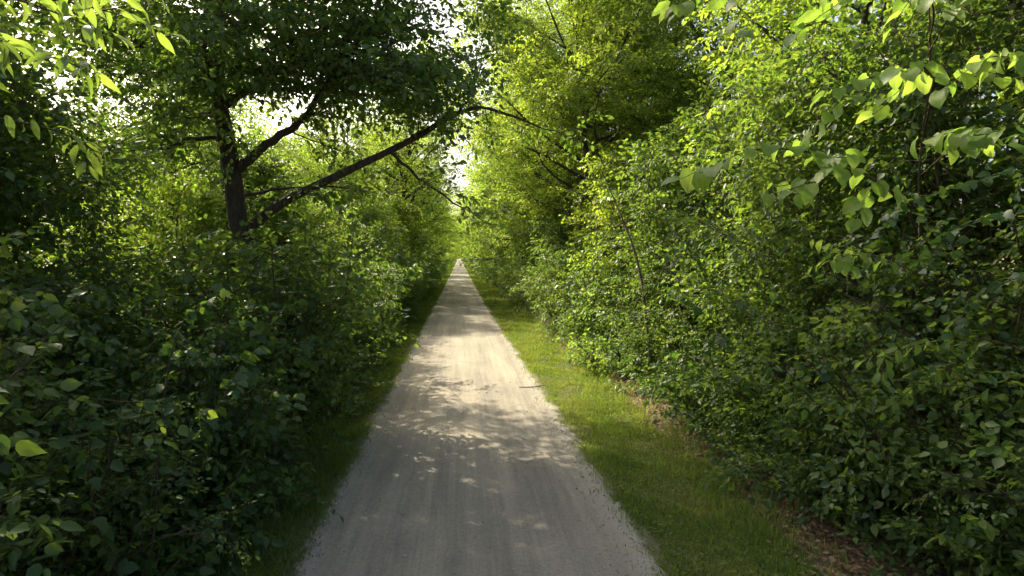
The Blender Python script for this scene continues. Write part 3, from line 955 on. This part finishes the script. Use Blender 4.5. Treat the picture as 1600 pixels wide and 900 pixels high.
def clover():
    rng = np.random.default_rng(61)
    n = 2600
    y = 3.6 + 18 * rng.random(n) ** 1.3
    x = GR(rng, y)
    keep = np.sin(x * 3.3 + y * .9) * np.sin(y * 1.9 + 1) > -.2
    x, y = x[keep], y[keep]
    n = len(x)
    P = np.stack([x, y, rng.uniform(.02, .06, n)], -1)
    P = np.repeat(P, 3, 0)
    az = np.repeat(rng.uniform(0, 6.28, n), 3) + np.tile([0, 2.09, 4.19], n)
    X = nrm(np.stack([np.cos(az), np.sin(az), rng.normal(.1, .2, 3 * n)], -1))
    Y = nrm(np.cross(np.array([0, 0, 1.0]) + rng.normal(0, .2, (3 * n, 3)), X))
    o = link('clover', leaf_mesh('clover', (P, X, Y, np.cross(X, Y), np.repeat(rng.uniform(.014, .026, n), 3)), 'disc', 'grass', rng), None, 'stuff')
    tag(o, 'clover leaves scattered through the mown grass strip', 'clover')
clover()

def litter(name, label, n, xf, y0, y1, size, seed, mat='leaf_dry', z=.012):
    rng = np.random.default_rng(seed)
    y = y0 + (y1 - y0) * rng.random(n) ** 1.3
    x = xf(rng, y)
    P = np.stack([x, y, rng.uniform(.3, 1.6, n) * z], -1)
    az = rng.uniform(0, 6.283, n)
    X = np.stack([np.cos(az), np.sin(az), rng.normal(0, .25, n)], -1)
    X = nrm(X)
    U = nrm(np.array([0, 0, 1.0]) + rng.normal(0, .35, (n, 3)))
    Y = nrm(np.cross(U, X))
    Z = np.cross(X, Y)
    o = link(name, leaf_mesh(name, (P, X, Y, Z, size * rng.uniform(.5, 1.2, n)), 'ovate', mat, rng), None, 'stuff')
    tag(o, label, 'leaf litter')
litter('leaf_litter', 'dry brown leaf litter between the grass strip and the bushes', 11000, lambda r, y: 3.3 + wob(y, 3, .16) + r.normal(0, .30, len(y)) - .35 * (r.random(len(y)) < .2) * r.random(len(y)) + .25 * r.random(len(y)), 3, 32, .055, 71)
litter('leaf_litter', 'dark leaf litter under the oak-side hedge', 4000, lambda r, y: -2.35 - .9 * r.random(len(y)), 3, 32, .06, 72)
litter('fallen_leaves', 'scattered small dry leaves and bits lying on the gravel path', 520, lambda r, y: r.uniform(-1.3, 1.5, len(y)), 3.5, 24, .026, 73, z=.03)

def stones(name, label, n, xf, y0, y1, size, seed):
    rng = np.random.default_rng(seed)
    y = y0 + (y1 - y0) * rng.random(n) ** 1.5
    x = xf(rng, y)
    oct_v = np.array([[1, 0, 0], [0, 1, 0], [-1, 0, 0], [0, -1, 0], [0, 0, .7], [0, 0, -.5]])
    oct_f = np.array([[0, 1, 4], [1, 2, 4], [2, 3, 4], [3, 0, 4], [1, 0, 5], [2, 1, 5], [3, 2, 5], [0, 3, 5]])
    az = rng.uniform(0, 6.283, n)
    c, s = np.cos(az), np.sin(az)
    v = oct_v[None] * rng.uniform(.6, 1.3, (n, 6, 1)) * np.stack([rng.uniform(.8, 1.4, n), rng.uniform(.6, 1, n), rng.uniform(.5, .9, n)], -1)[:, None, :]
    vx = v[..., 0] * c[:, None] - v[..., 1] * s[:, None]
    vy = v[..., 0] * s[:, None] + v[..., 1] * c[:, None]
    sz = size * rng.lognormal(0, .45, n)
    V = np.stack([vx, vy, v[..., 2]], -1) * sz[:, None, None]
    zb = .006 + .025 * (1 - ((x - .1) / 1.5) ** 2)
    V += np.stack([x, y, zb + sz * .25], -1)[:, None, :]
    F = (oct_f[None] + (np.arange(n) * 6)[:, None, None]).reshape(-1, 3)
    o = link(name, mesh_np(name, V.reshape(-1, 3), F, 'stone', np.repeat(rng.random(n), 8)), None, 'stuff')
    tag(o, label, 'gravel')
def gx(r, y):
    e = r.random(len(y)) < .75
    sd = r.random(len(y)) < .6
    edge = np.where(sd, edge_r(y) - np.abs(r.normal(0, .16, len(y))), edge_l(y) + np.abs(r.normal(0, .14, len(y))))
    return np.where(e, edge, r.uniform(-1.3, 1.55, len(y)))
stones('gravel', 'loose pale gravel scattered mostly along the path edges', 6000, gx, 3.4, 20, .0065, 81)

# a stick lying across the edge of path and grass
def stick():
    o = root('fallen_stick', (1.35, 11.0, .02), 'crooked fallen stick lying where the gravel path meets the grass', 'stick')
    pts = np.array([[-.20, .06, .012], [-.05, .0, .02], [.08, .02, .02], [.2, .10, .018], [.34, .12, .03]])
    link('stem', tube_mesh('stick_stem', [(pts, np.array([.008, .010, .009, .007, .004]))], 7, 'bark'), o)
    link('side_twig', tube_mesh('stick_twig', [(np.array([[.08, .02, .02], [.16, -.03, .035], [.22, -.05, .04]]), np.array([.007, .005, .003]))], 5, 'bark'), o)
stick()

# ------------------------------------------------------------------ foreground plants whose leaves can be told apart
def grid_leaf(name, prof, mat, curl=.25, cup=.12, rib=.015, seed=0):
    """a leaf blade with midrib fold, side-vein ripples and a curling tip; prof = half widths at even stations"""
    rng = np.random.default_rng(seed)
    n = len(prof)
    V = []
    for i, w in enumerate(prof):
        t = i / (n - 1)
        zc = .10 * math.sin(t * 2.2) - curl * t * t
        for v in (-1, -.5, 0, .5, 1):
            back = .10 * abs(v) * (1 if t < .2 else 0)         # the heart-shaped base reaches back past the stalk
            z = zc + cup * abs(v) * w + rib * (1 if i % 2 else -1) * abs(v) + rng.normal(0, .008)
            V.append((t - back, v * w + .02 * math.sin(t * 5), z))
    F = []
    for i in range(n - 1):
        for k in range(4):
            a = i * 5 + k
            F.append((a, a + 5, a + 6, a + 1))
    return mesh_np(name, np.array(V), np.array(F), mat, np.full(len(F), rng.random()), True)

def lobed_leaf(name, mat, seed=0):
    rng = np.random.default_rng(seed)
    # outline of a three-lobed vine leaf
    half = [(-.06, .0), (-.10, .16), (.02, .34), (.16, .47), (.30, .43), (.36, .29), (.54, .33), (.72, .24), (.84, .12), (1.0, 0)]
    out = half + [(x, -y) for x, y in half[-2:0:-1]]
    V = [(.30, 0, .03)] + [(x, y, .06 * abs(y) - .16 * x * x + rng.normal(0, .012)) for x, y in out]
    n = len(out)
    F = [(0, 1 + (i + 1) % n, 1 + i) for i in range(n)]
    return mesh_np(name, np.array(V), np.array(F), mat, np.full(n, rng.random()))

HEART = [.26, .40, .47, .46, .38, .25, .02]
BROAD = [.03, .19, .27, .29, .25, .16, .01]
LANCE = [.02, .11, .16, .17, .14, .09, .008]
BIG = {
    'heart': [grid_leaf('heart_leaf', HEART, 'leaf_pale', c, .15, .012, i) for i, c in enumerate((.15, .3, .45, .25, .35))],
    'broad': [grid_leaf('broad_leaf', BROAD, 'leaf_pale', c, .15, .012, 10 + i) for i, c in enumerate((.15, .3, .45, .2))],
    'lance': [grid_leaf('lance_leaf', LANCE, 'leaf_bright', c, .3, .01, 20 + i) for i, c in enumerate((.15, .3, .45, .2))],
    'lobed': [lobed_leaf('lobed_leaf', 'leaf_vine', 30 + i) for i in range(5)],
}

def leafy_plant(name, base, label, cat, stems, shape, size, gap, seed, pitch=(25, 65), stalk=.035, t0=.2, mat='twig', sides=6, only=None, twigs=0, main_gap=1.0):
    """stems: list of control rows (x,y,z,r) in world metres; leaves are parts placed alternately along the listed stems"""
    o = root(name, base, label, cat)
    rng = np.random.default_rng(seed)
    b = np.array(base)
    stalks = []
    runs = []
    for si, c in enumerate(stems):
        c = np.array(c, float)
        c[:, :3] -= b
        pts, rad = smooth_line(c, max(8, 5 * len(c)))
        link('stem' if si == 0 else 'branch', tube_mesh(name + '_stem', [(pts, rad)], sides, mat), o)
        if only is not None and si not in only:
            continue
        runs.append((pts, t0, gap * main_gap))
        for k in range(twigs):
            p, d = interp(pts, t0 + (1 - t0) * (k + rng.uniform(.2, .8)) / twigs)
            tp = wander(rng, p, side_dirs(rng, d, R(50 + rng.normal(0, 14)), k + si), rng.uniform(.22, .5), 5, .12, -.35)
            link('twig', tube_mesh(name + '_twig', [(tp, np.linspace(.004, .0015, 6))], 4, mat), o)
            runs.append((tp, .2, gap))
    for pts, t0, gap in runs:
        seg = np.linalg.norm(np.diff(pts, axis=0), axis=1)
        L = seg.sum()
        m = max(2, int(L * (1 - t0) / gap))
        for k in range(m + 1):
            t = t0 + (1 - t0) * min(1, (k + rng.uniform(-.2, .2)) / m) if k < m else 1.0
            t = max(0, t)
            p, d = interp(pts, min(t, .9999))
            d = d / np.linalg.norm(d)
            sd = side_dirs(rng, d, R(60 + rng.normal(0, 14)) if k < m else R(12), k)
            pit = R(rng.uniform(*pitch))
            h = np.array([sd[0], sd[1], 0]) + rng.normal(0, .3, 3) * [1, 1, 0]
            h = h / (np.linalg.norm(h) + 1e-6)
            x = h * math.cos(pit) + np.array([0, 0, -math.sin(pit)])
            y = nrm(np.cross([0, 0, 1.0], x))
            z = np.cross(x, y)
            ro = rng.normal(0, .6)
            y, z = y * math.cos(ro) + z * math.sin(ro), z * math.cos(ro) - y * math.sin(ro)
            ln = size * rng.uniform(.68, 1.15) * (1 - .2 * t)
            q = p + (sd * .7 + np.array([0, 0, .25])) * stalk
            stalks.append((np.array([p, p + (q - p) * .5 + [0, 0, .006], q]), np.array([.0022, .0018, .0015])))
            ob = link('leaf', BIG[shape][int(rng.integers(len(BIG[shape])))], o)
            ob.matrix_local = Matrix(((x[0] * ln, y[0] * ln, z[0] * ln, q[0]), (x[1] * ln, y[1] * ln, z[1] * ln, q[1]), (x[2] * ln, y[2] * ln, z[2] * ln, q[2]), (0, 0, 0, 1)))
    if stalks:
        link('leaf_stalks', tube_mesh(name + '_stalks', stalks, 3, 'twig'), o, 'stuff')
    return o

leafy_plant('linden_sapling', (5.0, 6.0, 0), 'young tree with very large pale heart-shaped leaves reaching out towards the path', 'tree', [
    [(5.0, 6.0, -.05, .022), (5.05, 5.95, .9, .02), (4.9, 5.85, 1.9, .017), (4.85, 5.7, 2.7, .014), (4.65, 5.5, 3.5, .012), (4.5, 5.25, 4.3, .010), (4.3, 5.05, 4.9, .007), (4.1, 4.9, 5.6, .003)],
    [(4.85, 5.7, 2.7, .010), (3.9, 4.7, 2.95, .009), (3.18, 4.1, 3.12, .011), (2.58, 3.9, 3.30, .008), (1.96, 3.7, 3.30, .005), (1.52, 3.55, 3.12, .002)],
    [(2.9, 4.0, 3.2, .006), (2.5, 3.8, 3.12, .004), (2.05, 3.65, 3.0, .002)],
    [(4.6, 5.4, 3.8, .009), (3.8, 4.4, 3.95, .008), (3.25, 3.85, 3.92, .009), (2.84, 3.7, 3.82, .006), (2.38, 3.6, 3.64, .002)],
    [(4.55, 5.35, 4.0, .008), (4.0, 4.3, 4.05, .007), (3.6, 3.7, 3.95, .006), (3.45, 3.3, 3.80, .002)],
    [(4.4, 5.15, 4.6, .008), (3.7, 4.3, 4.5, .008), (3.0, 3.6, 4.38, .007), (2.67, 3.5, 4.30, .005), (2.25, 3.4, 4.15, .002)],
    [(4.3, 5.05, 4.9, .008), (3.5, 4.3, 4.8, .007), (2.59, 3.9, 4.62, .006), (1.95, 4.0, 4.45, .004), (1.5, 4.1, 4.32, .002)],
    [(4.4, 5.15, 4.5, .008), (3.7, 4.1, 4.45, .007), (3.3, 3.4, 4.30, .005), (3.2, 3.0, 4.15, .002)],
    [(4.65, 5.5, 3.4, .008), (4.1, 4.6, 3.45, .007), (3.6, 3.9, 3.45, .006), (3.3, 3.5, 3.4, .003), (3.05, 3.2, 3.3, .002)],
], 'heart', .150, .075, 301, pitch=(12, 80), t0=.3, only=range(1, 9), twigs=3, main_gap=1.8)

leafy_plant('drooping_sapling', (4.9, 4.9, 0), 'low sapling with light green drooping leaves lit against the dark bushes', 'sapling', [
    [(4.9, 4.9, -.05, .018), (4.85, 4.8, 1.0, .015), (4.7, 4.6, 1.75, .012), (4.5, 4.6, 2.3, .007), (4.3, 4.6, 2.7, .003)],
    [(4.75, 4.65, 1.6, .008), (4.03, 4.4, 1.87, .006), (3.61, 4.3, 1.86, .004), (3.15, 4.2, 1.76, .002)],
    [(4.4, 4.5, 1.75, .005), (4.0, 4.3, 1.70, .003), (3.6, 4.15, 1.62, .002)],
    [(4.5, 4.6, 2.25, .006), (3.71, 4.6, 2.52, .004), (3.23, 4.5, 2.60, .003), (2.85, 4.4, 2.50, .002)],
], 'broad', .125, .055, 302, pitch=(25, 75), t0=.35, only=(1, 2, 3), twigs=2, main_gap=1.3)

leafy_plant('grape_vine', (4.6, 4.6, 0), 'climbing vine with lobed leaves in shelves beside the large pale-leaved sapling', 'vine', [
    [(4.6, 4.6, -.05, .014), (4.7, 4.5, 1.5, .012), (4.75, 4.4, 2.8, .010), (4.5, 4.25, 3.25, .007), (3.9, 4.2, 3.14, .005), (3.45, 4.3, 2.95, .003), (3.30, 4.25, 2.6, .002)],
    [(4.6, 4.35, 2.6, .006), (4.1, 4.0, 2.9, .005), (3.6, 3.95, 2.75, .003), (3.35, 3.9, 2.5, .002)],
    [(4.65, 4.4, 2.2, .006), (4.2, 3.9, 2.45, .005), (3.7, 3.8, 2.3, .003), (3.5, 3.8, 2.05, .002)],
], 'lobed', .105, .05, 303, pitch=(5, 50), t0=.3)

leafy_plant('tall_herb', (3.75, 3.85, 0), 'upright broad-leaved plant in the corner under the dark bushes', 'plant', [
    [(3.75, 3.85, -.05, .008), (3.77, 3.83, .4, .007), (3.74, 3.85, .95, .003)],
    [(3.76, 3.84, .3, .004), (3.50, 3.70, .55, .003), (3.38, 3.65, .62, .002)],
    [(3.76, 3.84, .45, .004), (4.00, 3.65, .66, .003), (4.12, 3.55, .7, .002)],
    [(3.76, 3.84, .55, .004), (3.60, 3.60, .75, .003), (3.50, 3.50, .8, .002)],
], 'broad', .125, .055, 304, pitch=(5, 40), t0=.3)
leafy_plant('milkweed', (3.80, 3.57, 0), 'plant with long pale lance-shaped leaves at the bottom corner', 'plant', [
    [(3.80, 3.57, -.05, .008), (3.78, 3.60, .25, .007), (3.76, 3.63, .52, .003)],
    [(3.93, 3.60, -.05, .006), (3.91, 3.65, .2, .005), (3.92, 3.65, .45, .003)],
], 'lance', .19, .035, 305, pitch=(-5, 35), t0=.25)

leafy_plant('boxelder_branch', (-3.1, 2.2, 0), 'leaning tree stem whose bright lance leaves hang into the top corner against the sky', 'tree', [
    [(-3.1, 2.2, -.05, .05), (-3.0, 2.3, 1.6, .045), (-2.75, 2.5, 3.0, .035), (-2.6, 2.6, 3.9, .02), (-2.5, 2.7, 4.8, .008)],
    [(-2.72, 2.55, 3.1, .012), (-2.25, 2.6, 3.40, .009), (-1.80, 2.5, 3.42, .006), (-1.55, 2.42, 3.36, .003), (-1.40, 2.4, 3.30, .002)],
    [(-2.65, 2.6, 3.5, .012), (-2.23, 2.6, 3.66, .009), (-1.80, 2.5, 3.62, .006), (-1.50, 2.45, 3.52, .003), (-1.36, 2.45, 3.46, .002)],
    [(-2.2, 2.6, 3.62, .006), (-1.95, 2.9, 3.78, .005), (-1.7, 3.1, 3.80, .003), (-1.5, 3.2, 3.74, .002)],
    [(-2.72, 2.55, 3.1, .010), (-2.4, 2.9, 3.25, .007), (-2.1, 3.2, 3.25, .005), (-1.95, 3.4, 3.15, .002)],
], 'lance', .135, .045, 306, pitch=(15, 75), t0=.3, only=(1, 2, 3, 4), twigs=1, main_gap=1.1)

leafy_plant('wild_vine', (-2.32, 3.90, 0), 'wild vine with pale lobed leaves spreading over the shaded hedge by the camera', 'vine', [
    [(-2.32, 3.90, -.03, .010), (-2.07, 3.95, .6, .008), (-2.02, 4.00, 1.3, .006), (-1.97, 4.20, 2.05, .004), (-1.77, 4.40, 2.3, .002)],
    [(-2.22, 3.95, .2, .006), (-1.87, 4.40, .6, .005), (-1.72, 4.80, 1.0, .004), (-1.70, 5.20, 1.35, .002)],
    [(-2.22, 3.90, .2, .006), (-2.02, 3.50, .7, .005), (-2.02, 3.30, 1.2, .004), (-2.02, 3.30, 1.75, .002)],
    [(-2.04, 4.00, 1.0, .005), (-1.87, 4.50, 1.4, .004), (-1.82, 5.00, 1.7, .003), (-1.82, 5.50, 1.75, .002)],
    [(-2.12, 3.95, .3, .005), (-1.85, 4.20, .35, .004), (-1.78, 4.70, .50, .003), (-1.74, 5.10, .45, .002)],
], 'lobed', .105, .05, 307, pitch=(0, 60), t0=.1)

def climber(x, y, side, label, seed, h=2.4, size=.11):
    o = side
    leafy_plant('climbing_vine', (x, y, 0), label, 'vine', [
        [(x, y, -.03, .010), (x - o * .15, y + .05, .7, .008), (x - o * .25, y + .1, 1.4, .006), (x - o * .2, y + .2, h * .8, .004), (x - o * .38, y + .3, h, .002)],
        [(x - o * .1, y + .02, .4, .006), (x - o * .3, y + .5, .8, .005), (x - o * .35, y + .9, 1.1, .003), (x - o * .42, y + 1.2, 1.0, .002)],
        [(x - o * .22, y + .08, 1.2, .005), (x - o * .4, y - .3, 1.5, .004), (x - o * .45, y - .7, 1.6, .003), (x - o * .5, y - 1.0, 1.5, .002)],
        [(x - o * .2, y + .15, 1.7, .005), (x - o * .42, y + .6, 2.0, .004), (x - o * .5, y + 1.0, 2.1, .002)],
    ], 'lobed', size, .055, seed, pitch=(0, 65), t0=.08)
climber(3.75, 5.7, 1, 'broad-leaved vine over the bushes beside the shaded grass, nearer of the two', 311, 2.3, .12)
climber(3.7, 7.6, 1, 'broad-leaved vine over the bushes beside the dark hollow', 312, 2.6, .12)
climber(-2.25, 5.6, -1, 'lobed vine climbing the oak-side hedge midway to the oak', 313, 2.1, .12)
climber(-2.2, 7.4, -1, 'lobed vine on the oak-side hedge just before the oak', 314, 2.2, .12)

# sunlit plants that step out in front of the bushes along the grass
put(K['weed'], 'sunlit_weed', (3.25, 13.1, -.03), 'yellow-green leafy plant in full sun at the edge of the sunny grass', 'weed', None, .4, 1.5)
put(K['weed'], 'sunlit_weed', (3.32, 12.3, -.03), 'small sunlit plant beside dry leaf litter just before the yellow-green one', 'weed', None, 2.4, 1.15)
put(K['honeysuckle'], 'sunlit_shrub', (3.55, 19.4, -.03), 'pale sunlit shrub jutting out towards the path beyond the sunny grass', 'shrub', None, 1.4, 1.05)
# a dead leaning stem with bare side twigs
def dead_stem():
    o = root('dead_sapling', (3.75, 10.9, 0), 'brown leafless sapling leaning out of the bushes towards the path', 'tree')
    rng = np.random.default_rng(9)
    pts, rad = smooth_line([(0, 0, -.05, .03), (-.1, .02, 1.2, .028), (-.32, .1, 2.6, .022), (-.9, .4, 4.2, .008)], 16)
    link('trunk', tube_mesh('dead_trunk', [(pts, rad)], 7, 'bark_pale'), o)
    tw = []
    for k in range(26):
        p, d = interp(pts, .35 + .62 * k / 26)
        tw.append((wander(rng, p, side_dirs(rng, d, R(50), k), rng.uniform(.25, .7), 4, .18, -.1), np.linspace(.007, .002, 5)))
    link('twigs', tube_mesh('dead_twigs', tw, 4, 'bark_pale'), o, 'stuff')
dead_stem()
